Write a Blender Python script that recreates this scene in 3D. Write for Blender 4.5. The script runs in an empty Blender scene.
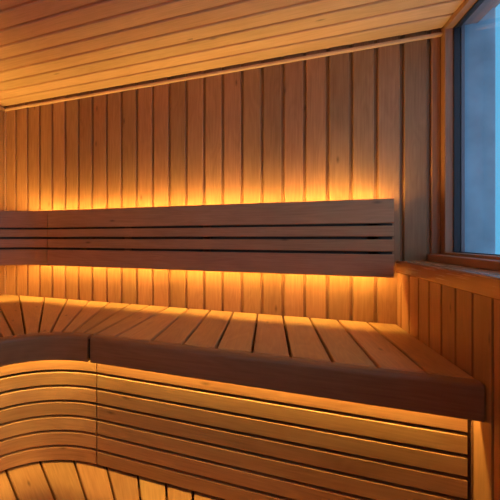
import bpy, math, random
from mathutils import Vector
random.seed(7)
ZO = 1.33                      # eye height above the floor; heights below are relative to the eye
scene = bpy.context.scene
COL = scene.collection

# ------------------------------------------------------------------ materials
def new_mat(name):
    m = bpy.data.materials.new(name); m.use_nodes = True
    nt = m.node_tree; nt.nodes.clear()
    return m, nt, nt.nodes, nt.links

def wood(name, light, dark, rough=0.42, tone=0.22, knots=True, bump=0.06):
    m, nt, N, L = new_mat(name)
    def mth(op, a, b=None, c=None):
        n = N.new('ShaderNodeMath'); n.operation = op
        for i, v in enumerate((a, b, c)):
            if v is None: continue
            if isinstance(v, (int, float)): n.inputs[i].default_value = v
            else: L.new(v, n.inputs[i])
        return n.outputs[0]
    out = N.new('ShaderNodeOutputMaterial'); b = N.new('ShaderNodeBsdfPrincipled')
    L.new(b.outputs[0], out.inputs[0])
    uv = N.new('ShaderNodeUVMap'); uv.uv_map = 'UVMap'
    sd = N.new('ShaderNodeAttribute'); sd.attribute_name = 'seed'
    sx = N.new('ShaderNodeSeparateXYZ'); L.new(uv.outputs[0], sx.inputs[0])
    seed = sd.outputs['Fac']
    def vec(su, sv, ss):
        c = N.new('ShaderNodeCombineXYZ')
        L.new(mth('MULTIPLY', sx.outputs[0], su), c.inputs[0])
        L.new(mth('MULTIPLY', sx.outputs[1], sv), c.inputs[1])
        L.new(mth('MULTIPLY', seed, ss), c.inputs[2])
        return c.outputs[0]
    def noise(v, scale, detail=3, dist=0):
        n = N.new('ShaderNodeTexNoise'); n.inputs['Scale'].default_value = scale
        n.inputs['Detail'].default_value = detail; n.inputs['Distortion'].default_value = dist
        L.new(v, n.inputs['Vector']); return n.outputs['Fac']
    fine = noise(vec(1.6, 45, 13.7), 4.0, 4)
    fig = noise(vec(1.3, 9, 31.3), 1.6, 2, 0.4)
    rings = mth('MULTIPLY_ADD', mth('SINE', mth('MULTIPLY', fig, 60.0)), 0.5, 0.5)
    blotch = noise(vec(2.2, 5, 17.1), 2.0, 3)
    # pale/dark mix
    f = mth('MULTIPLY', fine, 0.55)
    f = mth('ADD', f, mth('MULTIPLY', rings, 0.09))
    f = mth('ADD', f, mth('MULTIPLY', blotch, 0.45))
    f = mth('MULTIPLY_ADD', mth('SUBTRACT', f, 0.545), 1.7, 0.5)
    mix = N.new('ShaderNodeMix'); mix.data_type = 'RGBA'; mix.clamp_factor = True
    mix.inputs[6].default_value = (*dark, 1); mix.inputs[7].default_value = (*light, 1)
    L.new(f, mix.inputs[0])
    wn = N.new('ShaderNodeTexWhiteNoise'); wn.noise_dimensions = '1D'
    L.new(mth('MULTIPLY', seed, 91.7), wn.inputs['W'])
    val = mth('MULTIPLY_ADD', wn.outputs['Value'], tone, 1.0 - tone * 0.5)
    if knots:
        vo = N.new('ShaderNodeTexVoronoi'); vo.inputs['Scale'].default_value = 1.0; vo.voronoi_dimensions = '2D'
        kc = N.new('ShaderNodeCombineXYZ')
        L.new(mth('MULTIPLY_ADD', sx.outputs[0], 5.0, mth('MULTIPLY', seed, 97.3)), kc.inputs[0])
        L.new(mth('MULTIPLY_ADD', sx.outputs[1], 14.0, mth('MULTIPLY', seed, 31.7)), kc.inputs[1])
        L.new(kc.outputs[0], vo.inputs['Vector'])
        k = mth('SMOOTH_MIN', mth('MULTIPLY', vo.outputs['Distance'], 9.0), 1.0, 0.15)
        sep = N.new('ShaderNodeSeparateColor'); L.new(vo.outputs['Color'], sep.inputs[0])
        on = mth('GREATER_THAN', sep.outputs[0], 0.90)
        k = mth('SUBTRACT', 1.0, mth('MULTIPLY', mth('MULTIPLY', mth('SUBTRACT', 1.0, k), on), 0.6))
        val = mth('MULTIPLY', val, k)
    hsv = N.new('ShaderNodeHueSaturation')
    L.new(mix.outputs[2], hsv.inputs['Color']); L.new(val, hsv.inputs['Value'])
    wn2 = N.new('ShaderNodeTexWhiteNoise'); wn2.noise_dimensions = '1D'
    L.new(mth('MULTIPLY', seed, 33.1), wn2.inputs['W'])
    L.new(mth('MULTIPLY_ADD', wn2.outputs['Value'], 0.010, 0.497), hsv.inputs['Hue'])
    L.new(hsv.outputs[0], b.inputs['Base Color'])
    L.new(mth('MULTIPLY_ADD', fine, 0.2, rough - 0.1), b.inputs['Roughness'])
    b.inputs['Specular IOR Level'].default_value = 0.35
    bp = N.new('ShaderNodeBump'); bp.inputs['Strength'].default_value = bump; bp.inputs['Distance'].default_value = 0.004
    L.new(fine, bp.inputs['Height']); L.new(bp.outputs[0], b.inputs['Normal'])
    return m

def plain(name, col, rough=0.5, metal=0.0, noise_amt=0.0, nscale=6.0):
    m, nt, N, L = new_mat(name)
    out = N.new('ShaderNodeOutputMaterial'); b = N.new('ShaderNodeBsdfPrincipled')
    L.new(b.outputs[0], out.inputs[0])
    b.inputs['Roughness'].default_value = rough; b.inputs['Metallic'].default_value = metal
    tc = N.new('ShaderNodeTexCoord'); n = N.new('ShaderNodeTexNoise'); n.inputs['Scale'].default_value = nscale
    n.inputs['Detail'].default_value = 5
    L.new(tc.outputs['Object'], n.inputs['Vector'])
    mx = N.new('ShaderNodeMix'); mx.data_type = 'RGBA'
    mx.inputs[6].default_value = (*[c * (1 - noise_amt) for c in col], 1)
    mx.inputs[7].default_value = (*[min(1, c * (1 + noise_amt)) for c in col], 1)
    L.new(n.outputs['Fac'], mx.inputs[0]); L.new(mx.outputs[2], b.inputs['Base Color'])
    return m

def emitter(name, col, strength):
    m, nt, N, L = new_mat(name)
    out = N.new('ShaderNodeOutputMaterial'); e = N.new('ShaderNodeEmission')
    e.inputs[0].default_value = (*col, 1); e.inputs[1].default_value = strength
    L.new(e.outputs[0], out.inputs[0])
    return m

def glass_mat():
    m, nt, N, L = new_mat('window_glass')
    out = N.new('ShaderNodeOutputMaterial')
    tr = N.new('ShaderNodeBsdfTransparent'); tr.inputs[0].default_value = (0.95, 0.98, 1.0, 1)
    gl = N.new('ShaderNodeBsdfGlossy'); gl.inputs['Roughness'].default_value = 0.0
    # Schlick reflectance, the same from either side of the pane
    ge = N.new('ShaderNodeNewGeometry'); dt = N.new('ShaderNodeVectorMath'); dt.operation = 'DOT_PRODUCT'
    L.new(ge.outputs['Normal'], dt.inputs[0]); L.new(ge.outputs['Incoming'], dt.inputs[1])
    def mth(op, a, b):
        n = N.new('ShaderNodeMath'); n.operation = op
        for i, v in enumerate((a, b)):
            if isinstance(v, (int, float)): n.inputs[i].default_value = v
            else: L.new(v, n.inputs[i])
        return n
    ab = mth('ABSOLUTE', dt.outputs['Value'], 0)
    pw = mth('POWER', mth('SUBTRACT', 1.0, ab.outputs[0]).outputs[0], 5.0)
    fr = mth('ADD', mth('MULTIPLY', pw.outputs[0], 0.96).outputs[0], 0.04)
    mx = N.new('ShaderNodeMixShader')
    L.new(fr.outputs[0], mx.inputs[0]); L.new(tr.outputs[0], mx.inputs[1]); L.new(gl.outputs[0], mx.inputs[2])
    L.new(mx.outputs[0], out.inputs[0])
    return m

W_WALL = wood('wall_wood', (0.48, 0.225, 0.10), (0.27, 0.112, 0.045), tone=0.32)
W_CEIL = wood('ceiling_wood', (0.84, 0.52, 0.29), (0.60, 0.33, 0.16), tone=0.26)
W_SEAT = wood('seat_wood', (0.66, 0.36, 0.15), (0.40, 0.18, 0.065), tone=0.38)
W_BACK = wood('backrest_wood', (0.58, 0.285, 0.135), (0.38, 0.16, 0.068), tone=0.16)
W_NOSE = wood('front_board_wood', (0.45, 0.205, 0.085), (0.27, 0.115, 0.045), tone=0.10)
W_TRIM = wood('trim_wood', (0.48, 0.24, 0.13), (0.32, 0.145, 0.075), tone=0.12, knots=False)
W_HIDE = wood('batten_wood', (0.30, 0.15, 0.07), (0.20, 0.09, 0.04), knots=False)
W_SHADE = wood('gap_shade_wood', (0.06, 0.03, 0.015), (0.03, 0.014, 0.008), knots=False)  # near-black, stands in for shade behind gaps and inside the joint
GLASS = glass_mat()
GASKET = plain('black_gasket', (0.012, 0.013, 0.02), 0.5)
ALU = plain('aluminium', (0.5, 0.5, 0.5), 0.4, 0.8)
FLOOR = plain('dark_floor_tile', (0.10, 0.085, 0.075), 0.5, 0, 0.2)
PLASTER = plain('grey_plaster', (0.27, 0.40, 0.47), 0.9, 0, 0.45, 9.0)
BOUNCE = plain('pale_bounce_ground', (0.88, 0.90, 0.93), 0.9, 0, 0.1)  # unseen ground, made very pale to bounce daylight up to the ceiling
LED_COL = (1.0, 0.65, 0.14)
SKY_N, SKY_S, SKY = (.055, .21, .34), (.23, .36, .54), 2.8
LED_TOP = emitter('led_top', LED_COL, 105)
LED_BOT = emitter('led_bottom', LED_COL, 95)
LED_NOSE = emitter('led_bench', (1.0, 0.65, 0.16), 106)

# ------------------------------------------------------------------ mesh builder
class MB:
    def __init__(s): s.v = []; s.f = []; s.uv = []; s.sd = []
    def face(s, pts, uvs, seed):
        i = len(s.v); s.v += [tuple(p) for p in pts]
        s.f.append(list(range(i, i + len(pts)))); s.uv += list(uvs); s.sd.append(seed)
    def sweep(s, frames, closed_caps=True, seed=None, u0=None):
        """frames: list of rings (lists of 3D points, same count, closed); u = length, v = girth"""
        seed = random.random() if seed is None else seed
        u = random.random() * 5 if u0 is None else u0
        n = len(frames[0]); base = len(s.v)
        for r in frames: s.v += [tuple(p) for p in r]
        us = [u]
        for a, b in zip(frames, frames[1:]):
            u += (Vector(b[0]) - Vector(a[0])).length; us.append(u)
        vs = [0]
        for i in range(n):
            vs.append(vs[-1] + (Vector(frames[0][(i + 1) % n]) - Vector(frames[0][i])).length)
        for k in range(len(frames) - 1):
            for i in range(n):
                j = (i + 1) % n
                s.f.append([base + k*n + i, base + k*n + j, base + (k+1)*n + j, base + (k+1)*n + i])
                s.uv += [(us[k], vs[i]), (us[k], vs[i+1]), (us[k+1], vs[i+1]), (us[k+1], vs[i])]
                s.sd.append(seed)
        if closed_caps:
            for k, fl in ((0, True), (len(frames) - 1, False)):
                idx = [base + k*n + i for i in range(n)]
                uvl = [(us[k] + 0.02 * math.cos(i), vs[i]) for i in range(n)]
                if fl: idx.reverse(); uvl.reverse()
                s.f.append(idx); s.uv += uvl; s.sd.append(seed)
    def box(s, x0, x1, y0, y1, z0, z1, axis='x', r=0.0, seed=None):
        """a board along axis with its long edges eased by r"""
        sp = {'x': (y0, y1, z0, z1), 'y': (x0, x1, z0, z1), 'z': (x0, x1, y0, y1)}[axis]
        sec = rrect(*sp, (r,) * 4, 1 if r < 0.006 else 3)
        e = {'x': (x0, x1), 'y': (y0, y1), 'z': (z0, z1)}[axis]
        def P(t, a, b): return {'x': (t, a, b), 'y': (a, t, b), 'z': (a, b, t)}[axis]
        s.sweep([[P(t, a, b) for a, b in sec] for t in e], seed=seed)
    def prism(s, poly, z0, z1, ch, direction, seed=None):
        """flat board of any outline, eased top edges; grain along direction"""
        seed = random.random() if seed is None else seed
        n = len(poly); P = [Vector(p) for p in poly]
        A = sum(P[i].x * P[(i+1) % n].y - P[(i+1) % n].x * P[i].y for i in range(n))
        if A < 0: P.reverse()
        ins = []
        for i in range(n):
            a, b, c = P[i-1], P[i], P[(i+1) % n]
            e1 = (b - a).normalized(); e2 = (c - b).normalized()
            n1 = Vector((-e1.y, e1.x)); n2 = Vector((-e2.y, e2.x))
            m = (n1 + n2); m = m / max(0.35, m.dot(n1)) if m.length > 1e-6 else n1
            ins.append(b + m * ch)
        d = Vector(direction).normalized(); w = Vector((-d.y, d.x)); o = random.random() * 5
        def UV(p, dz=0): return (p.dot(d) + o, p.dot(w) + dz)
        rings = [[(p.x, p.y, z0) for p in P], [(p.x, p.y, z1 - ch) for p in P], [(p.x, p.y, z1) for p in ins]]
        base = len(s.v)
        for r in rings: s.v += r
        for k in range(2):
            for i in range(n):
                j = (i + 1) % n
                s.f.append([base + k*n + i, base + k*n + j, base + (k+1)*n + j, base + (k+1)*n + i])
                s.uv += [UV(P[i], .03*k), UV(P[j], .03*k), UV(P[j], .03*k + .02), UV(P[i], .03*k + .02)]
                s.sd.append(seed)
        s.f.append([base + 2*n + i for i in range(n)]); s.uv += [UV(p) for p in ins]; s.sd.append(seed)
        s.f.append([base + i for i in reversed(range(n))]); s.uv += [UV(p) for p in reversed(P)]; s.sd.append(seed)
    def build(s, name, mat, parent=None, smooth=True):
        me = bpy.data.meshes.new(name)
        off = Vector((0, 0, ZO))
        p = parent
        while p is not None: off = off - p.location; p = p.parent
        me.from_pydata([Vector(v) + off for v in s.v], [], s.f)
        uvl = me.uv_layers.new(name='UVMap')
        for i, c in enumerate(s.uv): uvl.data[i].uv = c
        at = me.attributes.new('seed', 'FLOAT', 'FACE')
        for i, c in enumerate(s.sd): at.data[i].value = c
        me.materials.append(mat)
        if smooth:
            for pl in me.polygons: pl.use_smooth = True
            me.set_sharp_from_angle(angle=math.radians(28))
        me.update()
        o = bpy.data.objects.new(name, me); COL.objects.link(o)
        if parent: o.parent = parent
        return o

def rrect(a0, a1, b0, b1, r, seg=3):
    """rounded rectangle, ccw in (a,b); r per corner: (a0b0, a1b0, a1b1, a0b1)"""
    pts = []
    for (cx, cy, sx, sy, st, rr) in ((a0, b0, 1, 1, 180, r[0]), (a1, b0, -1, 1, 270, r[1]),
                                     (a1, b1, -1, -1, 0, r[2]), (a0, b1, 1, -1, 90, r[3])):
        if rr <= 0: pts.append((cx, cy)); continue
        sg = seg if rr >= 0.006 else 1
        for k in range(sg + 1):
            t = math.radians(st + 90 * k / sg)
            pts.append((cx + sx * rr + rr * math.cos(t), cy + sy * rr + rr * math.sin(t)))
    return pts

def tag(o, label=None, cat=None, group=None, kind=None):
    if label: o['label'] = label
    if cat: o['category'] = cat
    if group: o['group'] = group
    if kind: o['kind'] = kind
    return o
def empty(name, x, y, z):
    e = bpy.data.objects.new(name, None); COL.objects.link(e); e.location = (x, y, z + ZO); e.empty_display_size = 0.1
    return e
def structure(o): o['kind'] = 'structure'; return o

# ------------------------------------------------------------------ room constants
XL, XR, XW = -1.576, 0.493, 0.638       # left wall, low right wall, window wall
YB, YF = 1.80, -0.95                    # back wall, front wall
ZC, ZF = 0.84, -1.33                    # ceiling, floor
ZL = -0.093                             # top of the ledge

# boarded surface: P(along, across, depth)
def boards(mb, P, a0, a1, joints, lo, hi, groove=0.0135, depth=0.012, ch=0.003, back=0.022):
    js = [lo] + [j for j in joints if lo + 0.006 < j < hi - 0.006] + [hi]
    for i in range(len(js) - 1):
        l = js[i] + (groove / 2 if i else 0.0); h = js[i+1] - (groove / 2 if i < len(js) - 2 else 0.0)
        prof = [(l, back), (l, ch), (l + ch, 0), (h - ch, 0), (h, ch), (h, back)]
        mb.sweep([[P(a, c, d) for c, d in prof] for a in (a0, a1)])
    # the tongues seen at the bottom of the grooves
    mb.sweep([[P(a, c, d) for c, d in ((lo, back + .01), (lo, depth), (hi, depth), (hi, back + .01))] for a in (a0, a1)])

# back wall
mb = MB()
boards(mb, lambda a, c, d: (c, YB + d, a), ZF, ZC + .02, [-1.488 + .0908 * k for k in range(0, 26)], XL, XW + .0)
structure(mb.build('wall_back', W_WALL))
# left wall
mb = MB()
boards(mb, lambda a, c, d: (XL - d, c, a), ZC + .02, ZF, [1.712 - .0908 * k for k in range(29, -1, -1)], YF, YB)
structure(mb.build('wall_left', W_WALL))
# lower right wall
mb = MB()
boards(mb, lambda a, c, d: (XR + d, c, a), ZF, ZL - .05, [1.753 - .0911 * k for k in range(29, -1, -1)], YF, YB, groove=.009, depth=.017, ch=.0012)
structure(mb.build('wall_right', W_WALL))
# front wall with an unseen glazed opening, added behind the viewer for fill daylight
FX0, FX1, FZ0, FZ1 = -1.0, .35, .0, .62
J = [-1.488 + .0908 * k for k in range(0, 26)]
mb = MB()
pf = lambda a, c, d: (c, YF - d, a)
boards(mb, pf, ZC + .02, ZF, J, XL - .02, FX0)
boards(mb, pf, ZC + .02, ZF, J, FX1, 0.8)
boards(mb, pf, ZC + .02, FZ1, J, FX0, FX1)
boards(mb, pf, FZ0, ZF, J, FX0, FX1)
structure(mb.build('wall_front', W_WALL))
fw = structure(empty('added_fill_window', (FX0 + FX1) / 2, YF, FZ0))
mb = MB()
for x in (FX0, FX1 - .04): mb.box(x, x + .04, YF - .08, YF + .01, FZ0, FZ1, 'z', .002)
for z in (FZ0, FZ1 - .04): mb.box(FX0 + .04, FX1 - .04, YF - .08, YF + .01, z, z + .04, 'x', .002)
structure(mb.build('window_frame', W_TRIM, fw))
mb = MB(); mb.box(FX0 + .04, FX1 - .04, YF - .05, YF - .045, FZ0 + .04, FZ1 - .04)
structure(mb.build('window_pane', GLASS, fw, smooth=False))
# ceiling (boards run along x)
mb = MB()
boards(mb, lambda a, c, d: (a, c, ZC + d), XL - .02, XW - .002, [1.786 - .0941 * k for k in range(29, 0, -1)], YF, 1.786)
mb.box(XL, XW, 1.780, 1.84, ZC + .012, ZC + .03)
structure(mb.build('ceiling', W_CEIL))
# floor
mb = MB(); mb.box(XL - .03, 0.8, YF - .03, YB + .03, ZF - .05, ZF)
structure(mb.build('floor', FLOOR))

# trims
mb = MB(); mb.box(XL, XW, 1.784, YB, .811, .826, 'x', .004)
structure(mb.build('trim_1', W_CEIL))
mb = MB(); mb.box(XL, XL + .014, YF, 1.786, .811, .826, 'y', .002)
structure(mb.build('trim_2', W_TRIM))
mb = MB(); mb.box(XL, XL + .013, YB - .013, YB, -.36, .811, 'z', .003)
structure(mb.build('trim_3', W_TRIM))
# ledge: rail and shelf in one angle piece
mb = MB()
sec = rrect(XR - .003, XR + .017, ZL - .052, ZL, (.002, .002, 0, .004), 3)
mb.sweep([[(a, y, b) for a, b in sec] for y in (YB, YF)])
sec = rrect(XR + .017, XW + .05, ZL - .02, ZL, (0, 0, 0, 0))
mb.sweep([[(a, y, b) for a, b in sec] for y in (YB, YF)])
structure(mb.build('trim_4', wood('varnished_ledge_wood', (0.44, 0.20, 0.085), (0.36, 0.155, 0.063), rough=0.25, tone=0.1, knots=False, bump=0.02)))
mb = MB(); mb.box(.594, XW + .02, YF, YB, ZL, -.066, 'y', .002)
structure(mb.build('trim_5', W_TRIM))

# ------------------------------------------------------------------ window
YJ0, YJ1, ZH, ZS = 1.765, -0.55, 0.824, -0.056
win = structure(empty('window_1', XW + .06, (YJ0 + YJ1) / 2, ZS))
mb = MB()
mb.box(XW, XW + .046, YJ0, YB + .02, ZL, ZC + .05, 'z', .0015)            # far jamb
mb.box(XW, XW + .05, YJ1 - .035, YJ1, ZL, ZC + .05, 'z', .0015)          # near jamb
mb.box(XW, XW + .05, YJ1, YJ0, ZH, ZC + .05, 'y', .0015)                 # head
mb.box(XW - .004, XW + .06, YJ1, YJ0, ZS - .012, ZS, 'y', .0015)         # sill
mb.box(XW + .006, XW + .05, YJ1, YJ0, ZL, ZS - .012, 'y', .0005)         # board below the sill
structure(mb.build('window_frame', W_TRIM, win))
mb = MB()
gx0, gx1 = XW + .0265, XW + .045
mb.box(gx0, gx1, YJ0 - .006, YJ0 + .03, ZS, ZH, 'z')
mb.box(gx0, gx1, YJ1 - .03, YJ1 + .006, ZS, ZH, 'z')
mb.box(gx0, gx1, YJ1, YJ0, ZH - .006, ZH + .02, 'y')
mb.box(gx0 + .008, gx1, YJ1, YJ0, ZS - .01, ZS + .003, 'y')
structure(mb.build('window_gasket', GASKET, win))
mb = MB(); mb.box(XW + .046, XW + .049, YJ1 - .02, YJ0 + .02, ZS - .01, ZH + .01, 'y')
structure(mb.build('window_pane', GLASS, win, smooth=False))
mb = MB()
mb.box(XW + .050, XW + .060, YJ0 - .002, YB + .06, ZL - .02, ZC + .06, 'z')
mb.box(XW + .050, XW + .10, YJ1 - .06, YJ1 + .002, ZL - .02, ZC + .06, 'z')
mb.box(XW + .051, XW + .10, YJ1, YJ0, ZH + .002, ZC + .06, 'y')
mb.box(XW + .051, XW + .12, YJ1, YJ0, ZL - .02, ZS - .008, 'y')
structure(mb.build('outer_frame', plain('outer_frame_paint', (.22, .17, .18), .6), win))

# outer shell so that no daylight leaks in around the boards
SH = plain('outer_shell', (.3, .3, .3), .9)
mb = MB()
mb.box(XW + .05, XW + .13, YF - .1, YB + .1, ZF - .05, ZL - .02, 'y')
mb.box(XW + .05, XW + .13, YF - .1, YJ1 - .035, ZL - .02, ZC + .1, 'y')

mb.box(XW + .04, XW + .168, YF - .1, YB + .1, ZC + .05, ZC + .12, 'y')
structure(mb.build('wall_outer_right', SH))
mb = MB(); mb.box(XL - .1, XW + .13, YF - .1, YB + .1, ZC + .06, ZC + .12)
structure(mb.build('ceiling_shell', SH))
mb = MB(); mb.box(XL - .1, XW + .13, YB + .04, YB + .1, ZF - .05, ZC + .1)
structure(mb.build('wall_outer_back', SH))
mb = MB(); mb.box(XL - .1, XL - .04, YF - .1, YB + .1, ZF - .05, ZC + .1, 'y')
structure(mb.build('wall_outer_left', SH))
mb = MB()
mb.box(XL - .1, FX0, YF - .1, YF - .04, ZF - .05, ZC + .1); mb.box(FX1, XW + .13, YF - .1, YF - .04, ZF - .05, ZC + .1)
mb.box(FX0, FX1, YF - .1, YF - .04, FZ1, ZC + .1); mb.box(FX0, FX1, YF - .1, YF - .04, ZF - .05, FZ0)
structure(mb.build('wall_outer_front', SH))

# outside
mb = MB(); mb.box(XW + .061, XW + .168, YB, YB + .16, ZF, ZC + .05, 'z', .004)
structure(mb.build('wall_reveal', PLASTER))
mb = MB(); mb.box(-8, 9, -8, 9, ZF - .20, ZF - .06, 'x')
structure(mb.build('ground', BOUNCE))

# ------------------------------------------------------------------ curved runs along the walls
def path_pts(cen, x0, yend, narc=26):
    """yield functions d -> (x, y) along back wall from x0 to the corner curve and down the left wall"""
    cx, cy = cen; Rw = YB - cy
    out = []
    if x0 > cx + 1e-6: out.append(lambda d, x=x0: (x, YB - d))
    for k in range(narc + 1):
        p = math.radians(90.0 * k / narc)
        out.append(lambda d, p=p: (cx - (Rw - d) * math.sin(p), cy + (Rw - d) * math.cos(p)))
    if yend < cy - 1e-6: out.append(lambda d, y=yend: (cx - Rw + d, y))
    return out
def straight(x0, x1):
    return [lambda d: (x0, YB - d), lambda d: (x1, YB - d)]
def sweep_sec(mb, path, sec, seed=None):
    # sec in (d, z); d grows away from the wall
    mb.sweep([[(*f(d), z) for d, z in sec] for f in path], seed=seed)

# backrests ---------------------------------------------------------
BT = [(.060, .160, 'top_rail'), (.006, .050, 'slat'), (-.055, -.006, 'slat'), (-.160, -.067, 'bottom_rail')]
D0, D1 = .058, .080           # back and front of the backrest, from the wall
def backrest(name, path, battens, label, base):
    root = empty(name, *base)
    tag(root, label, 'backrest')
    for z0, z1, nm in BT:
        mb = MB(); sweep_sec(mb, path, rrect(D0, D1, z0, z1, (.002, .003, .003, .002)))
        mb.build(nm, W_BACK, root)
    for (x, y, rot) in battens:            # upright battens between backrest and wall
        mb = MB()
        if rot: mb.box(XL + .002, XL + D0, y - .02, y + .02, -.125, .125, 'z')
        else: mb.box(x - .02, x + .02, YB - D0, YB - .002, -.125, .125, 'z')
        mb.build('batten', W_HIDE, root)
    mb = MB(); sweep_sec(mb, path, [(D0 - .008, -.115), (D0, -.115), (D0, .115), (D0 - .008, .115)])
    mb.build('gap_shade_board', W_SHADE, root)  # dark board added behind the gaps to keep them in shade
    for zc, mt, s in ((.142, LED_TOP, 1), (-.137, LED_BOT, -1)):
        mb = MB(); sweep_sec(mb, path, [(D0 - .018, zc - .004 * s), (D0 - .002, zc - .004 * s), (D0 - .002, zc - .002 * s), (D0 - .018, zc - .002 * s)])
        ch = mb.build('strip_holder', ALU, root)
        mb = MB()
        for a, b in zip(path, path[1:]):
            q = [(*a(D0 - .016), zc), (*b(D0 - .016), zc), (*b(D0 - .004), zc), (*a(D0 - .004), zc)]
            if s < 0: q.reverse()
            mb.face(q, [(0, 0), (1, 0), (1, 1), (0, 1)], 0)
        mb.build('light_strip', mt, ch, smooth=False)
    return root
CB = (-1.203, 1.417)
backrest('backrest', [lambda d: (-1.1955, YB - d), lambda d: (.461, YB - d)],
         [(-1.12, 0, 0), (-.70, 0, 0), (-.285, 0, 0), (.395, 0, 0)],
         'long straight slatted wooden backrest glowing along both edges, on the back wall', (-.37, YB, -.16))
backrest('backrest', path_pts(CB, -1.2, -.35),
         [(0, 1.30, 1), (0, .5, 1), (0, -.3, 1)],
         'curved corner section of slatted wooden backrest at the far left', (CB[0] - .38, CB[1], -.16))

# upper bench --------------------------------------------------------
ZB = -.361; TH = .026
CC = (-.615, .84)                    # centre of the inner corner curve
FN, BN = .66, .625                   # nose front / back distance from the wall
FA = .59                             # fascia face distance from the wall
def front_pt(phi, d): R = (YB - CC[1]) - d; return (CC[0] - R * math.sin(phi), CC[1] + R * math.cos(phi))
G = .0035
def slat_quad(mb, bl, br, fl, fr, gb=G, gf=G + .0008, extra_back=None, front_curve=None):
    """slat between two gap lines; each line runs back -> front"""
    bl, br, fl, fr = map(Vector, (bl, br, fl, fr))
    tb = (br - bl).normalized(); tf = (fr - fl).normalized()
    pts = [bl + tb * gb]
    if extra_back: pts += [Vector(p) for p in extra_back]
    pts += [br - tb * gb, fr - tf * gf, fl + tf * gf]
    mb.prism([p[:] for p in pts], ZB - TH, ZB, .0028, ((fl + fr) / 2 - (bl + br) / 2)[:])
JX = -.6085                          # joint between straight and corner module
def upper_straight():
    root = empty('sauna_bench', -.06, YB - .33, ZF)
    tag(root, 'straight upper sauna bench with wide dark front board along the back wall', 'bench')
    mb = MB()
    xb = [.49] + [.387 - .1105 * k for k in range(8)] + [-.491, -.597]
    xf = [.49] + [.393 - .1115 * k for k in range(8)] + [-.524, -.6085]
    for i in range(len(xb) - 1):
        e0 = -.003 if i == 0 else 0
        slat_quad(mb, (xb[i+1], YB - .004), (xb[i] - e0, YB - .004), (xf[i+1], YB - BN + .0085), (xf[i] - e0, YB - BN + .0085))
    mb.build('seat', W_SEAT, root)
    mb = MB(); sweep_sec(mb, [lambda d: (-.607, YB - d), lambda d: (.489, YB - d)], rrect(BN, FN, -.455, ZB, (.002, .0015, .015, .0015), 4))
    mb.build('front_board', W_NOSE, root)
    skirt(root, straight(-.6135, .4845))
    strip(root, straight(-.606, .489))
    mb = MB()
    for d in (.06, .52): mb.box(-.60, .485, YB - d - .04, YB - d, ZB - TH - .05, ZB - TH)
    mb.build('joist', W_HIDE, root)
    for x in (-.55, .45):
        for y in (YB - .06, YB - .51):
            mb = MB(); mb.box(x - .02, x + .02, y - .02, y + .02, ZF, ZB - TH - .05, 'z'); mb.build('leg', W_HIDE, root)
def skirt(root, path):
    mb = MB()
    for k in range(-1, 7):
        zt = -.467 - .059 * k
        sweep_sec(mb, path, rrect(FA - .02, FA, zt - .050, zt, (.001, .0022, .0022, .001)))
    mb.build('slatted_skirt', W_SEAT, root)
def strip(root, path):
    zc = ZB - TH - .010
    mb = MB(); sweep_sec(mb, path, [(.600, zc), (.616, zc), (.616, zc + .010), (.600, zc + .010)])
    h = mb.build('strip_holder', ALU, root)
    mb = MB()
    for a, b in zip(path, path[1:]):
        q = [(*a(.602), zc - .0005), (*b(.602), zc - .0005), (*b(.614), zc - .0005), (*a(.614), zc - .0005)]
        q.reverse() if (Vector(q[1]) - Vector(q[0])).cross(Vector(q[2]) - Vector(q[1])).z > 0 else None
        mb.face(q, [(0, 0), (1, 0), (1, 1), (0, 1)], 0)
    mb.build('light_strip', LED_NOSE, h, smooth=False)
upper_straight()

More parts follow.
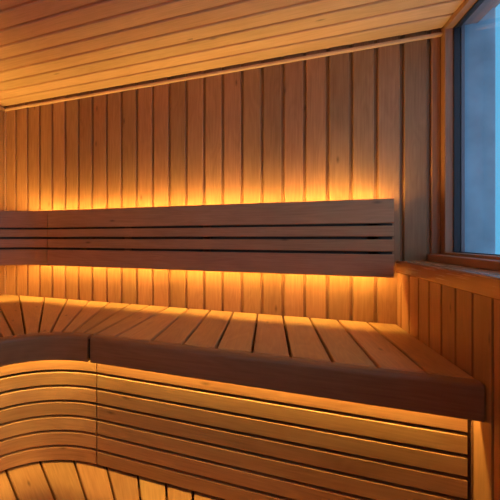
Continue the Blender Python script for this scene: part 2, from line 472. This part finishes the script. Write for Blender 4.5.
def mirror(p): # reflect across the corner diagonal
    return (XL + (YB - p[1]), YB - (p[0] - XL))
YE = -.35
def upper_corner():
    root = empty('sauna_bench', -1.2, 1.4, ZF)
    tag(root, 'curved corner section of the upper bench with fanned seat slats, at left', 'bench')
    D = [.979, .868, .742, .613, .470, .306, .115]
    PH = [0.0, 7.0, 14.1, 21.4, 28.6, 36.2, 44.0]
    Rf = (YB - CC[1]) - BN + .0085
    lines = [((XL + d, YB - .004), (CC[0] - Rf * math.sin(math.radians(p)), CC[1] + Rf * math.cos(math.radians(p)))) for d, p in zip(D, PH)]
    lines[0] = ((-.597, YB - .004), (-.6085, YB - BN + .0085))
    back = [((XL + .004, YB - d), (CC[0] - Rf * math.sin(math.radians(p)), CC[1] + Rf * math.cos(math.radians(p))))
            for d, p in ((.10, 51), (.285, 58), (.455, 65), (.61, 71.5), (.735, 78), (.86, 84), (.979, 90))]
    mb = MB()
    for i in range(len(lines) - 1):
        slat_quad(mb, lines[i+1][0], lines[i][0], lines[i+1][1], lines[i][1])
    l, r = back[0], lines[-1]           # the slat that fills the corner
    slat_quad(mb, l[0], r[0], l[1], r[1], extra_back=[(XL + .004, YB - .004)])
    for i in range(len(back) - 1):
        slat_quad(mb, back[i+1][0], back[i][0], back[i+1][1], back[i][1])
    y = mirror((-.597, 0))[1]; yb = y; 
    ys = [y - .11 * k for k in range(12)]
    for i in range(len(ys) - 1):
        if ys[i+1] < YE: break
        slat_quad(mb, (XL + .004, ys[i+1]), (XL + .004, ys[i]), (XL + BN - .0085, ys[i+1]), (XL + BN - .0085, ys[i]))
    mb.build('seat', W_SEAT, root)
    P = path_pts(CC, CC[0], YE)
    P2 = [lambda d: (-.6185, YB - d)] + P[1:]
    PN = [lambda d: (-.6195, YB - d)] + P[1:]
    mb = MB(); sweep_sec(mb, PN, rrect(BN, FN, -.455, ZB, (.002, .0015, .015, .0015), 4))
    mb.build('front_board', W_NOSE, root)
    mb = MB(); mb.box(-.645, -.6142, YB - BN + .0008, YB - BN + .006, -.447, ZB - TH - .002, 'x')
    mb.box(-.6193, -.6075, YB - .648, YB - .626, -.445, ZB - .012, 'x')
    mb.build('joint_shade_fill', W_SHADE, root)  # dark filler added so the open joint reads as shade
    skirt(root, P2)
    strip(root, P2)
    mb = MB()
    for d in (.06, .52): sweep_sec(mb, P2, [(d, ZB - TH - .05), (d + .04, ZB - TH - .05), (d + .04, ZB - TH), (d, ZB - TH)])
    mb.build('joist', W_HIDE, root)
    for (x, y) in ((-1.45, 1.7), (-.8, YB - .06), (-.72, YB - .50), (-1.075, .7), (XL + .06, .5), (XL + .06, -.25), (-1.075, -.25)):
        mb = MB(); mb.box(x - .02, x + .02, y - .02, y + .02, ZF, ZB - TH - .05, 'z'); mb.build('leg', W_HIDE, root)
upper_corner()

# lower bench ---------------------------------------------------------
ZB2 = -.882
def lower_bench():
    root = empty('sauna_bench', -.5, 1.0, ZF)
    tag(root, 'lower sauna bench of orange planks at the foot of the slatted skirt, bottom left', 'bench')
    c3 = (-.315, .54); R3 = .20          # inner corner of its front edge
    def hit(p, q):
        # from p through q until the front edge is met
        p, q = Vector(p), Vector(q); d = (q - p).normalized(); t = 0
        while t < 1.2:
            x, y = p + d * t
            if y < c3[1] and x > c3[0] - R3: break
            if x > c3[0] and y < c3[1] + R3: break
            if x <= c3[0] and y >= c3[1] and (x - c3[0])**2 + (y - c3[1])**2 < R3**2: break
            t += .002
        return (p + d * t)[:]
    meas = [((-.244, 1.204), (-.238, 1.167)), ((-.337, 1.20), (-.316, 1.134)), ((-.441, 1.20), (-.396, 1.101)),
            ((-.567, 1.207), (-.473, 1.07)), ((-.694, 1.187), (-.559, 1.034)), ((-.815, 1.137), (-.654, .995))]
    L = []
    def backed(p, q, e=.045):             # run the line back under the skirt
        p, q = Vector(p), Vector(q); return (p - (q - p).normalized() * e)[:]
    for k in range(8): x = .49 - k * .0908; L.append(((x, 1.24), (x, .74)))
    for p, q in meas:
        L.append((backed(p, q), hit(p, q)))
    L.append((backed((-.905, 1.049), (-.768, .948)), hit((-.905, 1.049), (-.768, .948))))
    m = [(mirror(a), mirror(b)) for a, b in reversed(L[8:13])]
    y = m[-1][0][1] - .0
    L += [l for l in m if l[0][1] < .97]
    y = L[-1][0][1]
    while y - .095 > YE:
        y -= .095; L.append(((-1.02, y), (c3[0] - R3, y)))
    mb = MB()
    for i in range(len(L) - 1):
        l, r = L[i+1], L[i]
        bl, br, fl, fr = map(Vector, (l[0], r[0], l[1], r[1]))
        tb = (br - bl).normalized(); tf = (fr - fl).normalized(); g = .0042
        mb.prism([(bl + tb*g)[:], (br - tb*g)[:], (fr - tf*g*.8)[:], (fl + tf*g*.8)[:]], ZB2 - TH, ZB2, .003, ((fl + fr) / 2 - (bl + br) / 2)[:])
    mb.build('seat', W_SEAT, root)
    # path of the front edge, d measured outwards
    P = [lambda d: (.489, c3[1] + R3 - d)]
    for k in range(13):
        p = math.radians(90 * k / 12)
        P.append(lambda d, p=p: (c3[0] - (R3 - d) * math.sin(p), c3[1] + (R3 - d) * math.cos(p)))
    P.append(lambda d: (c3[0] - R3 + d, YE))
    mb = MB(); sweep_sec(mb, P, rrect(.002, .037, ZB2 - .087, ZB2, (.003, .004, .02, .002), 4))
    mb.build('front_board', W_NOSE, root)
    mb = MB()
    for k in range(6):
        zt = ZB2 - .085 - .059 * k
        sweep_sec(mb, P, rrect(-.055, -.035, zt - .05, zt, (.001, .002, .002, .001)))
    mb.build('slatted_skirt', W_SEAT, root)
    mb = MB()
    sweep_sec(mb, P, [(-.10, ZB2 - TH - .05), (-.06, ZB2 - TH - .05), (-.06, ZB2 - TH), (-.10, ZB2 - TH)])
    sweep_sec(mb, straight(-.55, .485), [(.60, ZB2 - TH - .05), (.64, ZB2 - TH - .05), (.64, ZB2 - TH), (.60, ZB2 - TH)])
    mb.build('joist', W_HIDE, root)
    for (x, y) in ((.44, .66), (-.2, .66), (.44, 1.17), (-.55, 1.17), (-.59, .3), (-.59, -.3), (-.93, .3), (-.93, -.3)):
        mb = MB(); mb.box(x - .02, x + .02, y - .02, y + .02, ZF, ZB2 - TH - .0, 'z'); mb.build('leg', W_HIDE, root)
lower_bench()

# ------------------------------------------------------------------ light
w = bpy.data.worlds.new('dusk'); scene.world = w; w.use_nodes = True
nt = w.node_tree; bg = nt.nodes['Background']
tc = nt.nodes.new('ShaderNodeTexCoord'); sp = nt.nodes.new('ShaderNodeSeparateXYZ')
nt.links.new(tc.outputs['Generated'], sp.inputs[0])
rp = nt.nodes.new('ShaderNodeValToRGB')          # blue dusk to the north (+y), brighter sky outside the view, added for fill
rp.color_ramp.elements[0].position = 0.70; rp.color_ramp.elements[0].color = (*SKY_S, 1)
rp.color_ramp.elements[1].position = 0.90; rp.color_ramp.elements[1].color = (*SKY_N, 1)
mr = nt.nodes.new('ShaderNodeMapRange'); mr.inputs['From Min'].default_value = -1; mr.inputs['From Max'].default_value = 1
nt.links.new(sp.outputs[1], mr.inputs['Value']); nt.links.new(mr.outputs[0], rp.inputs[0]); nt.links.new(rp.outputs[0], bg.inputs[0])
bg.inputs[1].default_value = SKY
# ------------------------------------------------------------------ camera
F = 352.10
cam = bpy.data.cameras.new('camera'); co = bpy.data.objects.new('camera', cam); COL.objects.link(co)
cam.sensor_width = 36; cam.sensor_fit = 'HORIZONTAL'; cam.lens = F / 500 * 36
cam.shift_x = (250 - 125) / 500; cam.shift_y = -(250 - 238) / 500
cam.clip_start = .01
co.location = (0, 0, ZO); co.rotation_euler = (math.radians(90), 0, math.radians(22.3825))
scene.camera = co
vs = scene.view_settings
vs.view_transform = 'Standard'; vs.look = 'None'; vs.exposure = 0.0; vs.gamma = 1.0; vs.use_curve_mapping = False
scene.cycles.max_bounces = 10; scene.cycles.diffuse_bounces = 7; scene.cycles.glossy_bounces = 4
scene.cycles.transparent_max_bounces = 12
scene.cycles.use_denoising = True
scene.cycles.sample_clamp_indirect = 4.0
